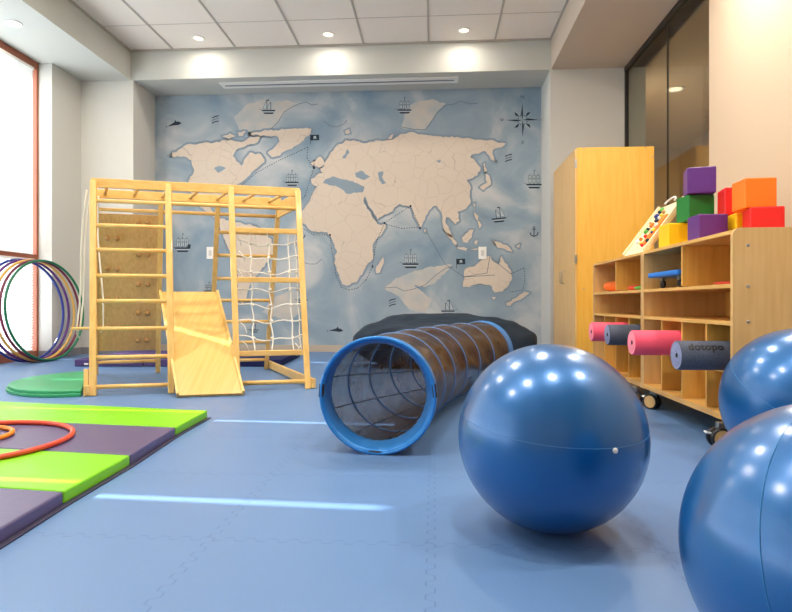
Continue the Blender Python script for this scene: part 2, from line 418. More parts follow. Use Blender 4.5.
# slot diffuser in the back soffit
v = thing('slot_vent', 'long white linear slot vent set in the soffit above the mural', 'vent', (-1.5, 9.1, ZS))
MB().box((0, 0, -.004), (3.75, .24, .012), bevel=.003).build('vent_frame', M['white'], v)
MB().box((0, 0, -.0125), (3.62, .03, .004)).build('slot', M['ink_soft'], v)

# wall switches
def switch(px, py, label):
    p = on_wall(px, py, YB - .012)
    t = thing('wall_switch', label, 'wall switch', (p.x, YB - .012, p.z), 0)
    MB().box((0, 0, 0), (.13, .012, .20), bevel=.004).build('plate', M['white'], t)
    MB().box((0, -.009, .0), (.05, .008, .09), bevel=.003).build('rocker', M['wall'], t)
switch(482.5, 253, 'white switch plate on the mural above the australian landmass')
switch(210.5, 253, 'white switch plate on the mural seen through the climbing frame')

# ------------------------------------------------------------------ mural
mu = thing('wall_mural', 'blue and cream world map mural with ships covering the back wall', 'mural', (-1.47, YB, 0))
def W(px, py, k=0): # k: layer of paint, millimetres proud of the wall
    p = on_wall(px, py, YB - .004); return Vector((p.x + 1.47, -.0035 - .0003 * k, p.z))
def mbuild(mb, name, m, k=0): return mb.build(name, m, mu, recalc=False)
MB().box((0, -.002, (ZS + .11) / 2), (6.36, .003, ZS - .112)).build('painted_sea', M['sea'], mu)
def subdiv(pts, amt=1.2, n=3, seed=0):      # coastline roughness, in wall pixels
    rnd = random.Random(seed); out = []
    for i in range(len(pts)):
        a = Vector(pts[i]); b = Vector(pts[(i + 1) % len(pts)]); L = (b - a).length
        m = max(1, int(L / 2.6))
        for k in range(m):
            p = a.lerp(b, k / m)
            if k: p = p + Vector((rnd.uniform(-1, 1), rnd.uniform(-1, 1))) * min(amt, L * .16)
            out.append((p.x, p.y))
    return out
def offset(pts, d):
    n = len(pts); area = sum(pts[i][0] * pts[(i + 1) % n][1] - pts[(i + 1) % n][0] * pts[i][1] for i in range(n)); sgn = 1 if area > 0 else -1
    out = []
    for i in range(n):
        a, b_, c = Vector(pts[i - 1]), Vector(pts[i]), Vector(pts[(i + 1) % n])
        t = ((b_ - a).normalized() + (c - b_).normalized())
        if t.length < 1e-3: t = (c - b_)
        t.normalize(); out.append((b_.x + t.y * d * sgn, b_.y - t.x * d * sgn))
    return out
def shape(mb, pts, k):
    n = 0
    vs = [mb.bm.verts.new(W(x, y, k)) for x, y in pts]
    f = mb.bm.faces.new(vs)
    f.normal_update()
    if f.normal.y > 0: f.normal_flip()
    bmesh.ops.triangulate(mb.bm, faces=[f])
def stroke(mb, pts, wpx, k=8):
    for (x0, y0), (x1, y1) in zip(pts[:-1], pts[1:]):
        a = Vector((x0, y0)); b = Vector((x1, y1)); t = b - a
        if t.length < 1e-4: continue
        nrm = Vector((-t.y, t.x)).normalized() * wpx / 2
        q = [a + nrm, b + nrm, b - nrm, a - nrm]
        f = mb.bm.faces.new([mb.bm.verts.new(W(p.x, p.y, k)) for p in q]); f.normal_update()
        if f.normal.y > 0: f.normal_flip()
LANDS = [
 ('eurasia_africa', [(322,168),(330.8,152.7),(336.4,146),(345.8,139.9),(359,141.4),(364.6,143.3),(370.2,141.4),(385.3,140.5),(392.8,139.5),(400.3,134.2),(411.6,131.8),(421.3,134.2),(443.8,137.3),(457,136.7),(472,139),(489,140),(505.9,143.6),(502,147),(492.7,149.8),(493.6,156.4),(496.5,163),(490.8,159.2),(485,150.8),(475.8,153.6),(470,157.4),(475.8,162),(480.5,167.7),(477.7,175.2),(473,178),(466.4,180),(471,187.4),(470,194),(470.6,203),(463,210),(457.4,212),(459.6,220.9),(455.2,224),(449,217.5),(446,217),(445.3,222),(449,229),(452,238),(448,235),(443,226),(442,214),(436.5,205.4),(431,208.7),(425.4,216.5),(422,225.3),(419.9,228.6),(415.5,218.7),(411,206.5),(399.8,203.7),(395.9,206.7),(390,212.5),(382,216.5),(377.3,219.4),(373.3,211.6),(367.5,201.8),(364.8,196),(363.2,200.8),(371.4,215.5),(377.3,223.8),(386,225.3),(384,230.2),(374.3,242),(372.4,250.8),(373.3,258.6),(366.5,265.5),(362.5,274.3),(356.7,282),(346.9,285.7),(342,284),(338,272.4),(334,262.5),(337,250.8),(332,239),(327.3,232),(311.6,231),(302.7,223.3),(301.8,211.6),(307.6,203.7),(313.5,192),(317,186.5),(312.5,184.6),(311,179),(317,175),(323,173),(320,168.5)]),
 ('greenland', [(247.7,133.9),(262.8,131),(276,130),(290,129),(312,128.6),(308,135.8),(297,145),(285.6,150.8),(280,155.5),(272,157.4),(267.5,152.7),(275,147),(279.7,141.4),(277.8,136.7),(266,136)]),
 ('north_america', [(168.8,156),(180,149),(185.7,144.8),(200.8,143.3),(219.5,142.3),(225,139.5),(244,141.4),(250,137),(260,136.5),(258,142),(247,145),(236,150),(232.7,156),(236,161),(241,165.8),(244,160),(249.6,152.7),(261,154.5),(264.7,162),(255,169.6),(247.7,177),(240,183),(232,190),(228,197),(222,199),(212,198),(209,206),(214,213),(220,216),(216,219),(205,211),(196,203),(189,190),(189.5,179),(194,171.5),(191.4,160.2),(183.8,156.4),(174.4,157.4)]),
 ('south_america', [(216,217),(235,222),(255,226),(270,238),(275,250),(262,268),(250,285),(243,305),(238,300),(237,270),(228,248),(222,232)]),
 ('australia', [(464,276),(465,269.4),(476,265),(483.9,258.3),(490.5,256),(494,262),(499,264),(501.5,256),(504.8,262.8),(511.4,271.6),(511.4,280.4),(502.6,291.4),(494.9,292.5),(489.4,284.8),(478.3,283.7),(469.5,287),(463,287)]),
 ('arctic', [(222,136),(230,133),(236,136),(229,139)]), ('arctic', [(238,132),(246,131),(243,136),(239,136)]),
 ('novaya', [(388,139),(391,135),(394,134),(392,139)]), ('svalbard', [(345,131),(349,129),(350,133),(346,134)]), ('ireland', [(311,163),(313.5,161),(313.5,165.5),(311,166)]), ('new_britain', [(516,246),(520,244),(519,248)]), ('timor', [(470,249.5),(478,248),(477,250)]), ('taiwan', [(473,205),(475,203),(475,207)]), ('sri_lanka', [(424,229.5),(426,229),(426,232.5),(424.3,232)]), ('sakhalin', [(483,164),(485,163),(487,171),(485,172)]),
 ('tasmania', [(491.5,297),(496,297),(493.8,300)]),
 ('new_zealand', [(524.6,291.4),(530,293),(520.2,300),(507,305.8),(506,303),(516,298)]),
 ('sumatra', [(444,229.7),(449.7,234),(457.4,244),(455.2,245),(447.5,236)]),
 ('java', [(457.4,246.5),(467.3,248.4),(466,250.6),(457.4,248.6)]),
 ('borneo', [(461.8,237.4),(469.5,229.7),(474,229.7),(471.7,237.4),(467.3,243),(463,241.8)]),
 ('sulawesi', [(474,242),(477.3,239.6),(476,245)]),
 ('new_guinea', [(491.6,239.6),(498,241.8),(507,245),(512.5,251.8),(507,250.6),(498,247.8)]),
 ('philippines', [(474,212),(476,214),(481.7,225.3),(479.5,228.6),(475,217.6)]),
 ('japan', [(485,173.5),(489,175.2),(490.8,184.6),(483.3,190.3),(479.6,187.4),(487,182.7)]),
 ('madagascar', [(383.2,256.7),(384,262.5),(380.2,272.4),(376.3,273.3),(376.3,266.5)]),
 ('britain', [(313.8,162),(317.6,157.4),(320.4,156.4),(325,164),(319.5,167.7),(314.8,165.8)]),
]

for i, (n_, pts) in enumerate(LANDS):
    sp_ = subdiv(pts, 1.0, seed=i)
    land = MB(); shape(land, sp_, 4); lo_ = mbuild(land, 'continent' if i in (0, 2, 3, 4) else 'island', M['land'])
    halo = MB()
    stroke(halo, sp_ + sp_[:1], 4.2 if i in (0, 1, 2, 3, 4) else 3.0, 2)
    for x, y in sp_: stroke(halo, [(x - 1.6, y), (x + 1.6, y)], 3.0, 2.2)
    mbuild(halo, 'coastline_wash', M['halo']).parent = lo_
for i, pts in enumerate([
    [(234,118),(246,105),(262,100),(275,102),(286,100),(299,104),(292,108),(284,112),(278,122),(271,129),(255,131),(240,130)],
    [(402,128),(405,108),(418,101),(432,99),(446,104),(437,112),(430,122),(425,129),(412,129)],
    [(384,288),(396,278),(412,272),(425,268),(440,266),(452,264),(446,272),(436,282),(425,287),(414,285),(432,300),(425,312),(410,310),(398,296)],
    [(262,312),(276,296),(292,290),(306,296),(300,312),(288,322)]]):
    pg = MB(); shape(pg, subdiv(pts, .8, seed=90 + i), 1); mbuild(pg, 'parchment_patch', M['parch'])
for i, pts in enumerate([
    [(323,183),(325,179.5),(332.6,176.4),(342,179),(353,181),(364.6,187),(362.7,192.5),(345.8,193.4),(338.3,187.4),(327,184)],
    [(355,173.3),(361,170.5),(370,177),(364.6,180),(356,177)],
    [(377.7,172.4),(383.3,171.5),(382,177),(386,182.7),(382.4,184.6),(378.7,177)],
    [(342,158.3),(347.7,149),(349.6,152.7),(345.8,158.3)],
    [(436,161),(441,160),(440,163)],
    [(214,168),(220,166),(226,168),(222,171),(218,173)]]):
    wt = MB(); shape(wt, subdiv(pts, .9, seed=60 + i), 6); mbuild(wt, 'inland_sea', M['halo'])
# parchment edges
for pts in ([(271,129),(278,122),(284,112),(292,107),(299,104),(306,102),(312,105),(318,104)], [(402,127),(412,129),(425,130),(430,124),(437,113),(446,105),(455,104),(460,101),(470,104),(478,103)],
            [(384,288),(396,287),(404,291),(414,289),(425,285),(436,275),(446,268),(454,267)], [(324,121),(330,126),(337,127),(344,124),(347,120)], [(302,262),(309,264),(316,264),(322,259)],
            [(425.5,230),(445,264),(464,277),(495,275)], [(463,277),(487,273),(490,256)], [(491,258),(511,274)]):
    ln = MB(); stroke(ln, pts, .55, 8); mbuild(ln, 'wash_line', M['ink_soft'])
def dashed(mb, pts, wpx=.6, on=1.3, off=1.2):
    for a, b in zip(pts[:-1], pts[1:]):
        a = Vector(a); b = Vector(b); L = (b - a).length; t = (b - a) / L; s = 0
        while s < L:
            e = min(L, s + on); p = a + t * s; q = a + t * e
            stroke(mb, [(p.x, p.y), (q.x, q.y)], wpx); s += on + off
rt = MB(); dashed(rt, [(302,228),(314,235),(330,235),(331.5,248),(334,262),(336,275),(341,287),(349,290),(358,288),(366,280),(372,268),(374,255),(377,240),(384.5,223),(410.6,206),(420,227),(402,228.5),(385,224)])
mbuild(rt, 'route_line', M['ink']); rt = MB()
dashed(rt, [(240,187),(256,173),(280,160),(302,150),(308,147),(307,158),(314,168),(310,180),(305,196),(296,204)])
mbuild(rt, 'route_line', M['ink']); rt = MB()
dashed(rt, [(511,274),(524,268),(525,280),(523,290),(510,292)])
for x, y in ((330, 235), (372.5, 266.5), (384.5, 223), (410.6, 206), (314, 168), (420, 228)):
    stroke(rt, [(x - .9, y), (x + .9, y)], 1.8)
mbuild(rt, 'route_line', M['ink'])

def fillq(mb, pts, k=8):
    f = mb.bm.faces.new([mb.bm.verts.new(W(x, y, k)) for x, y in pts]); f.normal_update()
    if f.normal.y > 0: f.normal_flip()
def ship(cx, cy, s, kind=0, flip=1, lean=0):
    # painted sailing ship; cx, cy is the middle of the hull, s the half length
    sails = MB(); ink = MB(); c_, s_ = math.cos(lean), math.sin(lean)
    def P(x, y): x *= flip; return (cx + (x * c_ - y * s_) * s, cy + (x * s_ + y * c_) * s)
    masts = ((-.5, -1.35), (.0, -1.75), (.5, -1.3)) if kind != 1 else ((-.2, -1.5), (.35, -1.2))
    for mx_, top in masts:
        stroke(ink, [P(mx_, 0), P(mx_, top)], .35)
        if kind == 1:
            tri = [P(mx_ - .05, top), P(mx_ - .6, -.25), P(mx_ - .05, -.2)]
            fillq(sails, tri, 6); stroke(ink, tri + tri[:1], .3)
        else:
            for y0, y1, hw in ((-.25, -.72, .24), (-.78, -1.15, .2)):
                if y1 < top + .1: continue
                q = [P(mx_ - hw, y0), P(mx_ - hw * .8, y1), P(mx_ + hw * .8, y1), P(mx_ + hw, y0), P(mx_, y0 + .1)]
                fillq(sails, q, 6); stroke(ink, q + q[:1], .3)
    stroke(ink, [P(0 if kind != 1 else -.2, masts[1][1] if kind != 1 else -1.5), P(.12, (masts[1][1] if kind != 1 else -1.5) + .05)], 1.0)
    fillq(ink, [P(-1, -.08), P(.98, -.08), P(.92, .12), P(-.88, .12)]); fillq(sails, [P(-.88, .12), P(.92, .12), P(.82, .28), P(-.78, .28)], 6)
    fillq(ink, [P(-.76, .28), P(.8, .28), P(.6, .5), P(-.55, .5)])
    if kind == 2: fillq(ink, [P(.62, -.45), P(1.0, -.45), P(.98, -.05), P(.6, -.05)])
    stroke(ink, [P(-1, -.05), P(-1.3, -.22)], .3)
    o = mbuild(ink, 'painted_ship', M['ink']); mbuild(sails, 'sail', M['sail']).parent = o
ship(268.5, 110.5, 7, 1); ship(404.5, 110, 7.2, 0); ship(292, 182.5, 7, 0); ship(182.5, 248, 8.2, 2); ship(410.5, 264, 8.4, 0)
ship(499, 218.5, 7.5, 1, -1, -.1); ship(534, 184.5, 8, 0, 1, 0); ship(448, 311, 7, 1, -1); ship(302, 300, 6, 1)
ship(209, 291, 5, 2); ship(254, 330, 5, 1)
# compass rose
cm = MB(); cx, cy = 522.5, 120
for k in range(16):
    a = k * PI / 8; R = (17, 6, 11.5, 6)[k % 4]; wd = (1.5, .9, 1.8, .9)[k % 4]
    d = Vector((math.sin(a), -math.cos(a))); n_ = Vector((d.y, -d.x)); r0 = 0 if k % 4 == 0 else 4.0
    c = Vector((cx, cy)); mid = c + d * (R * .35 if k % 4 == 0 else R * .72)
    fillq(cm, [tuple(c + d * r0), tuple(mid + n_ * wd), tuple(c + d * R), tuple(mid - n_ * wd * .3)])
for pts in ([(521,98.5),(521,95.5),(524,98.5),(524,95.5)], [(524,141),(521.5,141.5),(523.5,143),(521.2,144)], [(500.5,118.5),(501.2,121),(502,119),(502.8,121),(503.5,118.5)], [(543.5,118.6),(541.6,118.6),(541.6,121),(543.5,121)]): stroke(cm, pts, .4)
mbuild(cm, 'compass_rose', M['ink'])
def flag(x, y):
    f = MB(); fillq(f, [(x, y - 2.6), (x + 8.6, y - 2.9), (x + 8.8, y + 2.7), (x, y + 3)]); stroke(f, [(x, y - 3), (x, y + 7)], .5)
    o = mbuild(f, 'painted_flag', M['ink'])
    g_ = MB(); fillq(g_, [(x + 3.2, y - 1.4), (x + 5.6, y - 1.4), (x + 5.6, y + .6), (x + 3.2, y + .6)], 10); stroke(g_, [(x + 2.6, y + 1.5), (x + 6.2, y + .9)], .4, 10)
    mbuild(g_, 'emblem', M['sail']).parent = o
flag(310.5, 137.5); flag(456.5, 261.5)
def anchor(x, y):
    a = MB(); stroke(a, [(x, y - 4), (x, y + 4.5)], .9); stroke(a, [(x - 2, y - 2.4), (x + 2, y - 2.4)], .7)
    stroke(a, [(x - 4, y + 1), (x - 3, y + 3.6), (x, y + 5), (x + 3, y + 3.6), (x + 4.2, y + .8)], 1.0); stroke(a, [(x - .8, y - 5), (x + .8, y - 5), (x + .8, y - 4), (x - .8, y - 4), (x - .8, y - 5)], .4)
    mbuild(a, 'painted_anchor', M['ink'])
anchor(534, 231.5); anchor(301, 234)
def whale(x, y, s, r):
    a = MB(); c_, s_ = math.cos(r), math.sin(r)
    def P(u, v_): return (x + (u * c_ - v_ * s_) * s, y + (u * s_ + v_ * c_) * s)
    fillq(a, [P(-1, .05), P(-.5, -.12), P(.1, -.3), P(.6, -.25), P(1, .05), P(.5, .2), P(0, .12), P(-.5, .06)])
    fillq(a, [P(.05, -.28), P(.25, -.55), P(.35, -.27)]); fillq(a, [P(-1, .05), P(-1.3, -.12), P(-1.1, .07), P(-1.25, .25)])
    mbuild(a, 'painted_whale', M['ink'])
whale(174.5, 124.5, 7.5, -.25); whale(336, 330.5, 7.5, 0.0)
for (x, y) in ((215.5, 119.5), (392.5, 302.5), (508.5, 158)):
    bM = MB()
    for dy in (-2.6, 0, 2.6): stroke(bM, [(x - 3.4, y + dy + 1.2), (x - 1, y + dy - .2), (x + 3.4, y + dy - 1.1)], 1.0 if dy else .5)
    mbuild(bM, 'painted_barrel', M['ink'])

# ------------------------------------------------------------------ climbing frame
Ab, Db = Vector((-2.925, 4.85, 0)), Vector((-1.17, 5.38, 0))
At, Dt = Vector((-3.12, 5.18, 1.93)), Vector((-1.36, 5.77, 1.93))
Bb_, Bd_ = Vector((-3.78, 6.32, 0)), Vector((-2.03, 6.97, 0))
Bt_, Be_ = Vector((-3.36, 5.57, 1.93)), Vector((-1.66, 6.19, 1.93))
ORG = Vector((-2.6, 5.9, 0))
def Pf(s, z): t = z / 1.93; return Ab.lerp(Db, s).lerp(At.lerp(Dt, s), t) - ORG
def Pb(s, z): t = z / 1.93; return Bb_.lerp(Bd_, s).lerp(Bt_.lerp(Be_, s), t) - ORG
cf = thing('climbing_frame', 'tall pale pine climbing frame with ladders, slide board and rope net', 'climbing frame', ORG)
SB, SC2 = .347, .655
nf = (Pb(.5, 0) - Pf(.5, 0)).normalized()
for s in (0, SB, SC2, 1): MB().bar(Pf(s, 0), Pf(s, 1.92), .055, .045, up=(.3, -.95, 0), bevel=.006).build('front_post', M['pine'], cf)
for s in (0, SB, SC2, 1): MB().bar(Pb(s, 0), Pb(s, 1.84), .05, .045, up=(.3, -.95, 0), bevel=.006).build('back_post', M['pine'], cf)
off = Vector((-.1, .3, 0)).normalized() * .035
MB().bar(Pf(-.015, 1.91) + off, Pf(1.012, 1.91) + off, .085, .03, up=(.3, -.95, 0), bevel=.004).build('top_beam', M['pine_x'], cf)
MB().bar(Pb(-.015, 1.885), Pb(1.012, 1.885), .085, .03, up=(.3, -.95, 0), bevel=.004).build('top_beam', M['pine_x'], cf)
for s in (0.0, 1.0):
    MB().bar(Pf(s, 1.83) + off, Pb(s, 1.80), .025, .16, bevel=.004).build('side_beam', M['pine_x'], cf)
for k in range(7):
    s = .06 + k * .147
    MB().tube([Pf(s, 1.90) + off, Pb(s, 1.885)], .016, 10).build('monkey_bar', M['pine'], cf)
for z in (.075, .325, .573, .817, 1.045, 1.28, 1.505): MB().tube([Pf(0, z), Pf(SB, z)], .019, 12).build('rung', M['pine_x'], cf)
MB().tube([Pf(0, 1.735), Pf(1, 1.735)], .019, 12).build('rung', M['pine_x'], cf)
for z in (1.50, 1.02, .335): MB().bar(Pf(SC2, z), Pf(1, z), .05, .03, up=(.3, -.95, 0), bevel=.005).build('net_rail', M['pine_x'], cf)
MB().tube([Pf(SC2, .07), Pf(1, .07)], .021, 12).build('rung', M['pine_x'], cf)
for z in (.12, .34, .585, .83, 1.07, 1.32, 1.56): MB().tube([Pb(SC2, z), Pb(1, z)], .019, 12).build('rung', M['pine_x'], cf)
MB().tube([Pb(0, 1.74), Pb(1, 1.74)], .019, 12).build('rung', M['pine_x'], cf)
MB().tube([Pb(0, .14), Pb(SB, .14)], .02, 12).build('rung', M['pine_x'], cf)
MB().tube([Pb(SB, .86), Pb(SC2, .86)], .02, 12).build('rung', M['pine_x'], cf)
for s in (0.0, 1.0):
    ex = (Pb(s, .05) - Pf(s, .05)).normalized()
    sd = Vector((.95, .3, 0)) * (.045 if s else -.045)
    MB().bar(Pf(s, .055) - ex * .05 + sd, Pb(s, .055) + ex * .05 + sd, .035, .085, bevel=.004).build('base_beam', M['pine_x'], cf)
# upright foot block at left
MB().bar(Pf(0, 0.0) + Vector((-.05, -.02, 0)), Pf(0, .23) + Vector((-.05, -.02, 0)), .035, .03, up=(.3, -.95, 0), bevel=.003).build('foot_block', M['pine'], cf)
# climbing panel in the back left bay
q = [Pb(.01, .27), Pb(SB - .01, .27), Pb(SB - .01, 1.70), Pb(.01, 1.70)]
nb = (q[1] - q[0]).cross(q[3] - q[0]).normalized()
pn = MB().prism([p - nb * .0 for p in q], nb * -.02 if nb.y < 0 else nb * .02).build('climbing_panel', M['ply'], cf)
for k in range(9):
    z = .38 + k * .155
    for u in ((.18, .33) if k % 2 else (.68, .83)):
        c = Pb(.01 + (SB - .02) * u, z)
        nn = nb if nb.y < 0 else -nb
        m = nn.to_track_quat('Z', 'Y').to_matrix().to_4x4(); m.translation = c
        MB().lathe([(.028, 0), (.027, .012), (.018, .024), (0, .027)], m, 14).build('grip', M['grip'], pn)
# slide board, hooked on the rung between the middle posts
sb = [Vector((-2.151, 4.797, .008)) - ORG, Vector((-1.639, 4.95, .008)) - ORG]
st = [Vector((-2.80, 5.83, .90)) - ORG, Vector((-2.26, 5.99, .90)) - ORG]
sn = (sb[1] - sb[0]).cross(st[0] - sb[0]).normalized()
sl = MB().prism([sb[0], sb[1], st[1], st[0]], sn * -.022 if sn.z < 0 else sn * .022).build('slide_board', M['slide'], cf)
up = sn if sn.z > 0 else -sn
for a, b_ in ((sb[0], st[0]), (sb[1], st[1])):
    MB().bar(a + up * .022, b_ + up * .022, .022, .05, up=up, bevel=.003).build('side_rail', M['pine'], sl)
# net
net = MB()
def NP(u, z, sag=0): # u across the bay 0..1
    p = Pf(SC2 + (1 - SC2) * u, z); return p + Vector((-.1, .3, 0)).normalized() * (.03 + sag)
ver = (.25, .52, .82, .93)
for u in ver:
    pts = []
    for k in range(24):
        z = 1.49 - k * (1.16 / 23); pts.append(NP(u + .014 * math.sin(k * 1.1 + u * 9) * (1 if u < .8 else .5), z, .04 * math.sin(PI * k / 23)))
    net.tube(pts, .0065, 6)
for j, z in enumerate((1.38, 1.24, 1.10, .93, .78, .63, .47)):
    pts = []
    for k in range(17):
        u = k / 16; pts.append(NP(u, z + .035 * (abs(u - .5) * 2 - .5) * (1 if j % 2 else 1.6) + .012 * math.sin(u * 14 + j), .05 * math.sin(PI * u)))
    net.tube(pts, .006, 6)
    for u in ver: # knots
        p = NP(u, z, .03); net.tube([p + Vector((-.012, 0, -.008)), p + Vector((.012, 0, .008))], .012, 6)
for u, z, dx in ((.05, 1.46, .05), (.08, 1.3, .06), (.06, 1.12, .05), (.07, .62, .06), (.08, .45, .07), (.85, .42, .05), (.93, .40, -.04), (.3, 1.47, .03)):
    net.tube([NP(u, z), NP(u + dx, z - .04, .02), NP(u + dx * 1.4, z - .10, .03)], .0055, 6)
net.build('rope_net', M['rope'], cf)

# trapeze swing on the left side
sw = thing('rope_swing', 'small wooden swing seat hanging from white ropes at left of the climbing frame', 'swing', (-3.12, 5.13, .57))
MB().box((0, 0, 0), (.30, .12, .022), Euler((0, 0, .05)), bevel=.006).build('seat', M['pine_x'], sw)
r_ = MB()
for (x0, tx, ty, tz) in ((-.13, -.07, .05, 1.27), (-.10, -.06, .09, 1.26), (.12, -.05, .20, 1.24)):
    pts = []
    for k in range(13):
        t = k / 12; pts.append((x0 + (tx - x0) * t + .012 * math.sin(t * 7), (ty) * t, -.02 + (tz + .02) * t))
    r_.tube(pts, .007, 6)
r_.tube([(-.12, 0, -.012), (-.13, 0, -.05), (-.10, 0, -.09)], .006, 6).tube([(.11, 0, -.012), (.10, 0, -.04)], .006, 6)
r_.build('rope', M['rope'], sw)

# ------------------------------------------------------------------ navy folded mat at the back
nm_ = thing('gym_mat', 'flat navy and purple folding mat lying behind the climbing frame', 'gym mat', (-3.15, 7.85, 0), .06)
for i, (xc, mm) in enumerate(((-.97, 'mat_purple'), (-.10, 'mat_purple'), (.77, 'mat_navy'))):
    MB().box((xc, 0, .046), (.86, 1.4, .088), bevel=.012).build('mat_panel', M[mm], nm_)
MB().box((-1.25, -.702, .035), (.05, .004, .02)).build('mat_tag', M['white'], nm_)

# green half round pad
gd = MB(); pts = []
for k in range(33):
    a = PI / 2 + PI * k / 32; pts.append((.64 * math.cos(a), .80 * math.sin(a)))
rim = [(p[0], p[1], 0) for p in pts]
gd.prism(rim, (0, 0, .03)); gd.prism([(p[0] * .975, p[1] * .975, .03) for p in pts], (0, 0, .025))
o = gd.build('foam_pad', M['green']); o.location = (-3.40, 5.50, 0); o.rotation_euler.z = .52
b_ = o.modifiers.new('bevel', 'BEVEL'); b_.width = .006; b_.segments = 2
tag(o, 'green half round foam pad on the floor left of the climbing frame', 'foam pad')

# ------------------------------------------------------------------ lime and purple folding mat
fm = thing('folding_mat', 'thick folding tumbling mat with lime green and purple panels at front left', 'tumbling mat', (-1.5, 3.0, 0))
RE = [(-1.566, 3.969), (-1.545, 3.417), (-1.485, 2.780), (-1.460, 2.225), (-1.41, 1.63)]
LE = [(-4.06, 4.36), (-4.06, 3.72), (-4.04, 3.09), (-4.02, 2.52), (-4.0, 1.95)]
for i, mm in enumerate(('lime', 'purple', 'lime', 'purple')):
    q = [LE[i], RE[i], RE[i + 1], LE[i + 1]]
    cx = sum(p[0] for p in q) / 4; cy = sum(p[1] for p in q) / 4
    q = [Vector((p[0] + 1.5 - .002 * (1 if p[0] > cx else -1), p[1] - 3.0 - .003 * (1 if p[1] > cy - .02 * (p[0] - cx) and p in (LE[i], RE[i]) else -1), .002)) for p in q]
    mo_ = MB().prism(q, (0, 0, .053)).build('mat_panel', M[mm], fm)
    bv = mo_.modifiers.new('bevel', 'BEVEL'); bv.width = .009; bv.segments = 3
    a_, b_ = Vector((RE[i][0] + 1.5, RE[i][1] - 3, .003)), Vector((RE[i + 1][0] + 1.5, RE[i + 1][1] - 3, .003))
    MB().bar(a_ + Vector((.006, 0, 0)), b_ + Vector((.006, 0, 0)), .034, .005).build('hem_strip', M['hem'], fm)
# rings lying on the mat
def torus(name, c, R, r, m, label, cat, group=None, tilt=(0, 0)):
    t = MB().ring((0, 0, 0), (1, 0, 0), (0, 1, 0), R, r, 72, 12).build(name, m)
    t.location = c; t.rotation_euler = (tilt[0], tilt[1], 0); tag(t, label, cat, group); return t
torus('hoop', (-2.47, 2.93, .069), .50, .014, M['r_red'], 'large red orange hoop lying on the lime and purple mat', 'hoop', 'hoops on the mat')
torus('hoop', (-2.60, 3.04, .0685), .25, .013, M['r_orange'], 'small orange hoop lying inside the larger red one on the mat', 'hoop', 'hoops on the mat')

# ------------------------------------------------------------------ hoops leaning at the window
hd = [('h_blue', -.10, -.22, .70, 'navy blue hoop, rearmost of the bundle leaning beside the window'),
      ('h_purple', -.05, -.12, .70, 'purple hoop second from the window in the leaning bundle'),
      ('h_yellow', 0.0, -.03, .70, 'yellow hoop in the middle of the bundle leaning beside the window'),
      ('h_maroon', .05, .05, .70, 'maroon hoop just behind the green one in the leaning bundle'),
      ('h_green', .10, .10, .70, 'green hoop, frontmost of the bundle leaning beside the window')]
vdir = Vector((.13 * ca - .67 * sa, .13 * sa + .67 * ca, 0)).normalized()
for i, (mm, ox, oy, R, lab) in enumerate(hd):
    c0 = Vector((-5.40 + ox * .9, 7.66 + oy * .6, .685 + .017))
    upv = Vector((-.10, .03, 1)).normalized()
    t = MB().ring((0, 0, 0), vdir, upv, .685, .017, 80, 10).build('hula_hoop', M[mm]); t.location = c0
    tag(t, lab, 'hula hoop', 'hula hoops leaning at the window')

# ------------------------------------------------------------------ tall cabinet
cb = thing('tall_cabinet', 'tall honey maple storage cabinet standing against the right wall', 'cabinet', (2.15, 7.675, 0))
CX0, CX1, CY0, CY1, CZ = 1.669 - 2.15, 2.58 - 2.15, 7.05 - 7.675, 8.30 - 7.675, 2.64
body = MB().box(((CX0 + .02 + CX1) / 2, (CY0 + CY1) / 2, (CZ + .06) / 2), (CX1 - CX0 - .02, CY1 - CY0, CZ - .06), bevel=.003)
body.box(((CX0 + .06 + CX1) / 2, (CY0 + CY1) / 2, .03), (CX1 - CX0 - .06, CY1 - CY0 - .02, .06)).build('body', M['cab'], cb)
for j, (y0, y1) in enumerate(((CY0 + .003, -.002), (.002, CY1 - .003))):
    dr = MB().box((CX0 + .009, (y0 + y1) / 2, CZ / 2 + .03), (.018, y1 - y0, CZ - .09), bevel=.003).build('door', M['maple_light'], cb)
    yh = y1 - .05 if j == 0 else y0 + .05
    MB().tube([(CX0, yh, 1.05), (CX0 - .035, yh, 1.06), (CX0 - .035, yh, 1.20), (CX0, yh, 1.21)], .005, 8).build('handle', M['steel'], dr)
for z in (2.45, 1.32, .2): MB().box((CX0 + .004, CY0 - .004, z), (.03, .012, .10)).build('hinge', M['steel'], cb)
for x, z in ((CX0 + .1, .97), (CX0 + .1, 2.62), (CX1 - .1, 2.62), (CX1 - .02, 2.52)):
    m = Matrix.Translation((x, CY0, z)) @ Matrix.Rotation(PI / 2, 4, 'X')
    MB().lathe([(.008, 0), (.007, .003), (0, .004)], m, 12).build('screw', M['steel'], cb)

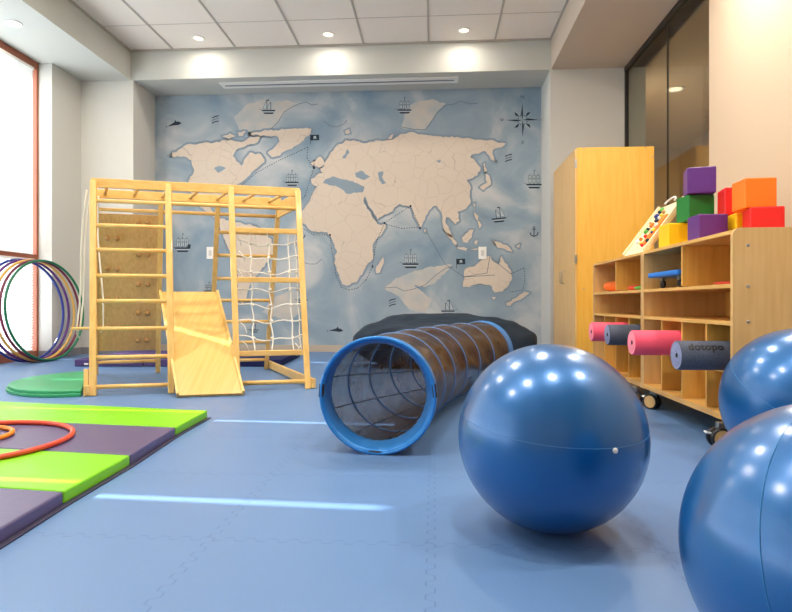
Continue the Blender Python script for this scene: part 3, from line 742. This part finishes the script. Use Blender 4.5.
# ------------------------------------------------------------------ cubby shelves
SX0, SX1, SZ0, SZ1 = 1.60, 2.22, .145, 1.205
def shelf_unit(y0, y1, label, boards):
    t = thing('cubby_shelf', label, 'shelf unit', (SX0, y0, 0)); D = SX1 - SX0; L = y1 - y0
    for k, yy in enumerate((0.0, L - .025)):
        # side panel with a rounded top front corner
        pts = [(0, yy, SZ0), (0, yy, SZ1 - .04)] + [(.04 - .04 * math.cos(a), yy, SZ1 - .04 + .04 * math.sin(a)) for a in (PI / 8, PI / 4, 3 * PI / 8, PI / 2)] + [(D, yy, SZ1), (D, yy, SZ0)]
        sp = MB().prism(pts, (0, .025, 0)).build('side_panel', M['maple_light'], t)
        if k == 0:
            for z in (1.11, .89, .70):
                for x in (.08, D - .08):
                    m = Matrix.Translation((x, 0, z)) @ Matrix.Rotation(PI / 2, 4, 'X')
                    MB().lathe([(.009, 0), (.008, .003), (.003, .003), (0, .001)], m, 12).build('bolt', M['steel'], sp)
    MB().box((D - .008, L / 2, (SZ0 + SZ1) / 2), (.012, L - .05, SZ1 - SZ0 - .01)).build('back_panel', M['maple'], t)
    for z, nm in ((SZ1 - .022, 'top_board'), (.893, 'shelf_board'), (.688, 'shelf_board'), (SZ0 + .02, 'bottom_board')):
        MB().box((D / 2 - .005, L / 2, z), (D - .012, L - .052, .022 if nm != 'bottom_board' else .035), bevel=.002).build(nm, M['maple_y'], t)
    MB().box((D / 2, L / 2, (.912 + SZ1 - .034) / 2), (D - .03, .02, SZ1 - .034 - .912)).build('divider', M['maple'], t)
    for k in (1, 2, 3):
        MB().box((D / 2, L * k / 4, (.683 + SZ0 + .038) / 2), (D - .03, .018, .683 - SZ0 - .038)).build('divider', M['maple'], t)
    for k in range(4):  # pegs the rollers rest on
        yc = L * (k + .5) / 4
        MB().box((.30, yc, boards[k] - .0085), (.5, L / 4 - .022, .015)).build('slot_ledge', M['maple_y'], t) if boards[k] else None
    for cy in (.09, L - .09):
        for cx in (-.02 if cy < .1 else .05, D - .08):
            cst = empty('caster', (0, 0, 0)); cst.parent = t; cst.location = (cx, cy, 0); cst.rotation_euler.z = {3.25: .1, 4.625: -1.1}[y0] if cy < .1 else -.9
            for dy in (-.022, .022):
                m = Matrix.Translation((-.01, dy, .058)) @ Matrix.Rotation(PI / 2, 4, 'X')
                MB().lathe([(0, -.013), (.045, -.013), (.045, .013), (0, .013)], m, 28, smooth=False).build('hub', M['maple_light'], cst)
                MB().lathe([(.046, -.014), (.055, -.012), (.058, 0), (.055, .012), (.046, .014)], m, 28).build('tread', M['black'], cst)
            MB().box((.0, 0, .115), (.05, .03, .06), bevel=.008).build('fork', M['steel'], cst)
            MB().box((-.07, 0, .085), (.04, .03, .012), Euler((0, .3, 0)), bevel=.004).build('brake_pedal', M['white'], cst)
    return t
shelf_unit(3.25, 4.615, 'rolling maple cubby shelf nearest the camera, with coloured foam blocks on top', (.419, 0, .449, 0))
shelf_unit(4.625, 6.02, 'rolling maple cubby shelf next to the tall cabinet, with a toy board on top', (.461, .471, 0, 0))

# foam rollers
def roller(xf, yc, zc, L, R, mside, mend, label, text=False):
    t = thing('foam_roller', label, 'foam roller', (xf, yc, zc), 0, 'foam rollers in the lower cubbies')
    m = Matrix.Rotation(PI / 2, 4, 'Y')
    MB().lathe([(R - .006, 0), (R, .006), (R, L - .006), (R - .006, L)], m, 40).build('roller_body', mside, t)
    MB().lathe([(.014, .004), (R * .5, .0), (R * .55, .002), (R - .006, 0.0)], m, 40).build('roller_end', mend, t)
    MB().lathe([(.0, .012), (.014, .012), (.014, .003)], m, 20).build('core_hole', M['dark'], t)
    MB().lathe([(.0, L), (R - .006, L)], m, 40).build('roller_end', mend, t)
    if text:
        cu = bpy.data.curves.new('t', 'FONT'); cu.body = 'dotopo'; cu.size = .061; cu.extrude = 0; cu.offset = .002; cu.space_character = 1.05
        to = bpy.data.objects.new('t', cu); COL.objects.link(to)
        bpy.context.view_layer.update()
        me = bpy.data.meshes.new_from_object(to.evaluated_get(bpy.context.evaluated_depsgraph_get()))
        bpy.data.objects.remove(to)
        bm = bmesh.new(); bm.from_mesh(me)
        bmesh.ops.subdivide_edges(bm, edges=[e for e in bm.edges if e.calc_length() > .01], cuts=2)
        for v_ in bm.verts:
            a = math.radians(26) + v_.co.y / (R + .001)       # angle up from the horizontal, on the camera side
            v_.co = Vector((.040 + v_.co.x, -math.cos(a) * (R + .0012), math.sin(a) * (R + .0012)))
        bm.to_mesh(me); bm.free(); me.name = 'lettering'
        lo = bpy.data.objects.new('lettering', me); COL.objects.link(lo); lo.parent = t; me.materials.append(M['roller_ink'])
        lo['label'] = 'black lettering reading dotopo'
roller(1.372, 3.42, .503, .6, .083, M['charcoal'], M['charend'], 'charcoal foam roller with black lettering, in the slot nearest the camera', True)
roller(1.325, 4.03, .533, .6, .083, M['pink'], M['pinkend'], 'large pink foam roller sticking out beside the lettered charcoal one')
roller(1.387, 4.80, .545, .6, .083, M['charcoal'], M['charend'], 'plain charcoal foam roller between the two pink rollers')
roller(1.345, 5.12, .553, .6, .081, M['pink'], M['pinkend'], 'smaller looking pink foam roller nearest the tall cabinet')

# foam blocks on the shelf
def block(x, y, z, rz, m, label, s=.19):
    o = MB().box((0, 0, s / 2), (s, s, s), bevel=.009).build('foam_block', M[m]); o.location = (x, y, z); o.rotation_euler.z = rz
    for p in o.data.polygons: p.use_smooth = False
    tag(o, label, 'foam block', 'foam blocks on the shelf')
Z1 = SZ1 + .001
block(1.835, 4.57, Z1, .0, 'b_yellow', 'yellow foam block under the green block, next to the toy board')
block(1.93, 4.47, Z1 + .191, .07, 'b_green', 'green foam block in the middle of the three high stack')
block(1.94, 4.42, Z1 + .382, -.26, 'b_purple', 'purple foam block on top of the green block')
block(1.865, 4.13, Z1, -.03, 'b_purple', 'purple foam block standing on the shelf top')
block(2.075, 3.84, Z1, -.25, 'b_red', 'red foam block under the orange block, nearest the camera')
block(2.09, 4.09, Z1, -.05, 'b_yellow', 'yellow foam block mostly hidden behind the lower red block')
block(2.05, 3.90, Z1 + .191, -.07, 'b_orange', 'orange foam block on top of the red block')
block(2.085, 4.19, Z1 + .191, -.2, 'b_red', 'red foam block on the second layer behind the orange one')

# wooden activity board
ab = thing('activity_board', 'leaning wooden activity board with colourful knobs on the shelf top', 'toy', (1.66, 4.98, SZ1))
lean = Vector((.31, 0, .42)); yv = Vector((0, 1, 0)); nn = lean.cross(yv).normalized()
if nn.x > 0: nn = -nn
bw = .50
q = [Vector((0, -bw / 2, .003)), Vector((0, bw / 2, .003)), lean + Vector((0, bw / 2, 0)), lean + Vector((0, -bw / 2, 0))]
MB().prism(q, nn * -.022).build('board', M['cream_wood'], ab)
for a, b_ in ((q[0], q[3]), (q[1], q[2])): MB().bar(a + nn * .01, b_ + nn * .01, .025, .03, up=nn, bevel=.003).build('edge_rail', M['cream_wood'], ab)
MB().bar(q[3] - nn * .03 + Vector((0, .03, -.02)), Vector((.44, -bw / 2 + .03, .004)), .02, .02).build('support_leg', M['pine'], ab)
MB().bar(q[2] - nn * .03 + Vector((0, -.03, -.02)), Vector((.44, bw / 2 - .03, .004)), .02, .02).build('support_leg', M['pine'], ab)
top = lean + nn * .02
MB().tube([top + Vector((0, .10 * math.cos(a) + .02, .0)) + lean.normalized() * (.05 * math.sin(a)) for a in [PI * k / 12 for k in range(13)]], .008, 8).build('handle', M['white'], ab)
rnd = random.Random(4)
cols = ['b_red', 'b_yellow', 'ink', 'white', 'b_orange', 'b_red', 'h_blue', 'b_yellow', 'bean_g', 'ink', 'white', 'b_orange', 'r_red', 'ink', 'white', 'b_yellow', 'h_blue', 'grip', 'ink', 'bean_g']
for k, cc in enumerate(cols):
    u = .12 + .80 * (k + .5) / len(cols); y_ = rnd.uniform(-.16, .16)
    c = lean * u + Vector((0, y_, 0)) + nn * .002
    m = nn.to_track_quat('Z', 'Y').to_matrix().to_4x4(); m.translation = c
    R = rnd.uniform(.012, .026)
    MB().lathe([(R, 0), (R, .016), (R * .7, .024), (0, .026)], m, 8 if k % 3 else 5, smooth=False).build('knob', M[cc], ab)
MB().box(lean * .45 + nn * .006 + Vector((0, -.08, 0)), (.01, .10, .30), Matrix.Rotation(math.atan2(.31, .42), 4, 'Y').to_3x3().to_euler()).build('orange_track', M['b_orange'], ab)

# scooter board and small toys in the cubbies
sc_ = thing('scooter_board', 'blue plastic scooter board on black casters in the upper cubby', 'scooter board', (1.80, 4.265, .9055), 0)
MB().box((0, 0, .10), (.38, .54, .038), bevel=.013).build('deck', M['scoot'], sc_)
for sx in (-1, 1):
    for sy in (-1, 1):
        cst = MB().box((sx * .12, sy * .15, .07), (.03, .045, .03)).build('caster_mount', M['steel'], sc_)
        m = Matrix.Translation((sx * .12, sy * .15, .031)) @ Matrix.Rotation(PI / 2, 4, 'Y')
        MB().lathe([(0, -.012), (.024, -.012), (.03, -.006), (.03, .006), (.024, .012), (0, .012)], m, 20).build('wheel', M['black'], cst)
def bean(x, y, m, label, sx=.09, sy=.1, sz=.03, rz=0):
    bm = MB(); bmesh.ops.create_uvsphere(bm.bm, u_segments=20, v_segments=12, radius=1)
    for v_ in bm.bm.verts:
        c = v_.co; e = .55
        v_.co = Vector((math.copysign(abs(c.x) ** e, c.x) * sx, math.copysign(abs(c.y) ** e, c.y) * sy, c.z * sz * (1 + .25 * noise.noise(c * 2 + Vector((x, y, 0))))))
    for f in bm.bm.faces: f.smooth = True
    o = bm.build('beanbag', M[m]); o.location = (x, y, .9055 + sz * 1.1); o.rotation_euler.z = rz
    tag(o, label, 'beanbag', 'beanbags in the upper cubbies')
bean(1.76, 5.74, 'bean_o', 'bright orange beanbag in the upper cubby nearest the tall cabinet', .09, .17, .05, .2)
bean(1.74, 5.13, 'bean_r', 'flat red beanbag in the upper cubby below the toy board', .07, .07, .022, .4)
bean(1.74, 4.95, 'bean_g', 'flat green beanbag beside the red one below the toy board', .08, .08, .018, .1)
bean(1.78, 3.62, 'bean_r', 'flat orange red beanbag alone in the upper cubby nearest the camera', .08, .10, .012, .2)

# ------------------------------------------------------------------ exercise balls
def ball(x, y, R, rot, label, seams, plug=None):
    t = thing('exercise_ball', label, 'exercise ball', (x, y, 0))
    bm = MB(); bmesh.ops.create_uvsphere(bm.bm, u_segments=96, v_segments=48, radius=R)
    for f in bm.bm.faces: f.smooth = True
    for v_ in bm.bm.verts:
        if v_.co.z < -R * .985: v_.co.z = -R * .985
    o = bm.build('ball_skin', M['ball'], t); o.location = (0, 0, R * .985); o.rotation_euler = (0, 0, 0)
    s = MB(); mt = Euler(rot).to_matrix()
    for lat in seams:
        z = math.sin(lat) * R; r = math.cos(lat) * R
        s.ring(mt @ Vector((0, 0, z)), mt @ Vector((1, 0, 0)), mt @ Vector((0, 1, 0)), r + .0002, .0011, 120, 6)
    so = s.build('seam_line', M['seam'], t); so.location = (0, 0, R * .985)
    if plug is not None:
        n_ = (Vector(plug) - Vector((x, y, R))).normalized()
        m = n_.to_track_quat('Z', 'Y').to_matrix().to_4x4(); m.translation = n_ * R + Vector((0, 0, R * .985))
        MB().lathe([(.009, -.002), (.009, .003), (.006, .005), (0, .005)], m, 16).build('valve_plug', M['white'], t)
def hit(px, py, c, R):
    k = (px - 396) / FPX; d = Vector((k * ca - sa, k * sa + ca, (303 - py) / FPX)).normalized()
    o = Vector((0, 0, CAMZ)) - Vector(c); b = o.dot(d); disc = b * b - (o.dot(o) - R * R)
    return Vector((0, 0, CAMZ)) + d * (-b - math.sqrt(max(disc, 0)))
ball(.417, 2.127, .329, (.11, .02, .3), 'large blue exercise ball standing alone in front of the tunnel', (.21,), hit(615, 449, (.417, 2.127, .329), .329))
ball(.814, 1.199, .305, (1.2, .9, .2), 'blue exercise ball closest to the camera at the lower right', (.1,))
ball(1.706, 2.829, .344, (.5, .1, .2), 'blue exercise ball beside the end panel of the shelf', (.2,))
# the third ball also touches the wooden end panel of nothing: it stands free

# ------------------------------------------------------------------ play tunnel
P0, P1, P2 = Vector((-.10, 3.08)), Vector((.10, 4.42)), Vector((.86, 5.8))
def rd(v_): return Vector((v_.x * ca - v_.y * sa, v_.x * sa + v_.y * ca, 0))
def path(t): p = P0 * (1 - t) ** 2 + P1 * 2 * t * (1 - t) + P2 * t * t; return rd(p)
def tang(t): p = (P1 - P0) * 2 * (1 - t) + (P2 - P1) * 2 * t; return rd(p).normalized()
TR = .308
tn = thing('play_tunnel', 'long sheer dark crawl tunnel with blue hoops lying on the floor', 'play tunnel', path(.5))
TO = path(.5)
NR = 7
def frame(t):
    z = tang(t); x = z.cross(Vector((0, 0, 1))).normalized(); return path(t) - TO + Vector((0, 0, TR + .004)), x, Vector((0, 0, 1))
ts = [0.0] + [.035 + (1 - .07) * (k / (NR - 1)) for k in range(NR)] + [1.0]
# fabric, pleated and sagging between the hoops
fb = MB(); NU = 72; rows = []
for i in range(NR - 1):
    t0, t1 = ts[1 + i], ts[2 + i]
    for k in range(6):
        rows.append((t0 + (t1 - t0) * k / 6, math.sin(PI * k / 6)))
rows.append((ts[NR], 0))
prev = None
for j, (t, sag) in enumerate(rows):
    c, x, z = frame(t); ring = []
    for k in range(NU):
        a = 2 * PI * k / NU
        nz = noise.noise(Vector((math.cos(a) * 3.2 + t * 14, math.sin(a) * 3.2 - t * 5, t * 16)))
        wr = .012 * math.sin(a * 9 + t * 46) * sag
        R = TR - .004 - .016 * sag + (.022 * nz + wr) * sag
        ring.append(fb.bm.verts.new(c + x * math.cos(a) * R + z * math.sin(a) * R))
    if prev:
        for k in range(NU):
            f = fb.bm.faces.new((prev[k], prev[(k + 1) % NU], ring[(k + 1) % NU], ring[k])); f.smooth = True
    prev = ring
fb.build('tunnel_fabric', M['mesh'], tn)
for i in range(NR):
    c, x, z = frame(ts[1 + i]); MB().ring(c, x, z, TR - .006, .0075, 64, 8).build('hoop', M['ringblue'] if i else M['rib'], tn)
for end, (ta, tb) in enumerate(((0.0, .035), (.965, 1.0))):
    cf_ = MB(); prev = None
    for j in range(9):
        t = ta + (tb - ta) * j / 8; c, x, z = frame(t); ring = []
        for k in range(96):
            a = 2 * PI * k / 96; R = TR + .002 - .003 * math.sin(a * 31 + j) * (math.sin(PI * j / 8)) - (.0)
            ring.append(cf_.bm.verts.new(c + x * math.cos(a) * R + z * math.sin(a) * R))
        if prev:
            for k in range(96):
                f = cf_.bm.faces.new((prev[k], prev[(k + 1) % 96], ring[(k + 1) % 96], ring[k])); f.smooth = True
        prev = ring
    co = cf_.build('end_cuff', M['satin'], tn)
    so_ = co.modifiers.new('thick', 'SOLIDIFY'); so_.thickness = .006
    c, x, z = frame(ta if end == 0 else tb); MB().ring(c, x, z, TR - .003, .009, 80, 8).build('rim_hoop', M['satin'], co)
# inner cuff lining folded into the mouth, with elastic tabs
li = MB(); prev = None
for j in range(7):
    t = .002 + .05 * j / 6; c, x, z = frame(t); ring = []
    for k in range(96):
        a = 2 * PI * k / 96; R = TR - .008 - .050 * (j / 6) ** .7 * (.6 + .4 * math.cos(a)) - .002 * math.sin(a * 37) * (j / 6)
        ring.append(li.bm.verts.new(c + x * math.cos(a) * R + z * math.sin(a) * R))
    if prev:
        for k in range(96):
            f = li.bm.faces.new((prev[k], prev[(k + 1) % 96], ring[(k + 1) % 96], ring[k])); f.smooth = True
    prev = ring
lo_ = li.build('cuff_lining', M['satin'], tn); mo = lo_.modifiers.new('thick', 'SOLIDIFY'); mo.thickness = .004
for a in (math.radians(176), math.radians(6), math.radians(-92)):
    c, x, z = frame(.004); p = c + (x * math.cos(a) + z * math.sin(a)) * (TR - .004)
    rr = (x * math.cos(a) + z * math.sin(a)); tg = (z * math.cos(a) - x * math.sin(a))
    MB().bar(p - tg * .035, p + tg * .035, .035, .022, up=rr, bevel=.002).build('elastic_tab', M['black'] if a > -1 else M['rib'], tn)
# inner cords, slanting between hoops
cd = MB()
for k in range(10):
    a = 2 * PI * k / 10 + .3; pts = []
    for j in range(15):
        t = .05 + .9 * j / 14; c, x, z = frame(t); aa = a + 1.0 * t; pts.append(c + (x * math.cos(aa) + z * math.sin(aa)) * (TR - .026))
    cd.tube(pts, .0035, 5)
cd.build('inner_cord', M['rib'], tn)

# ------------------------------------------------------------------ crash cushion behind the tunnel
cc = MB(); bmesh.ops.create_uvsphere(cc.bm, u_segments=80, v_segments=40, radius=1)
for v_ in cc.bm.verts:
    c = v_.co.copy(); e = .42
    x = math.copysign(abs(c.x) ** .72, c.x); y = math.copysign(abs(c.y) ** .55, c.y)
    z = max(-1, min(1, math.copysign(abs(c.z) ** .62, c.z)))
    n_ = noise.noise(c * 1.7 + Vector((3, 1, 2))) * .06 + noise.noise(c * 5) * .022
    shrink = 1 - .10 * max(0, z) ** 2
    z = z * (1 - .34 * abs(x) ** 3) if z > 0 else z
    v_.co = Vector((x * 1.13 * shrink, y * .62 * shrink, .335 + .345 * z) ) + Vector((c.x, c.y, c.z if c.z > -.2 else 0)) * n_
    if v_.co.z < 0: v_.co.z = 0
for f in cc.bm.faces: f.smooth = True
o = cc.build('crash_cushion', M['teal']); o.location = (.12, 7.55, 0); o.rotation_euler.z = .05
tag(o, 'big dark teal crash cushion lying on the floor before the mural', 'crash cushion')
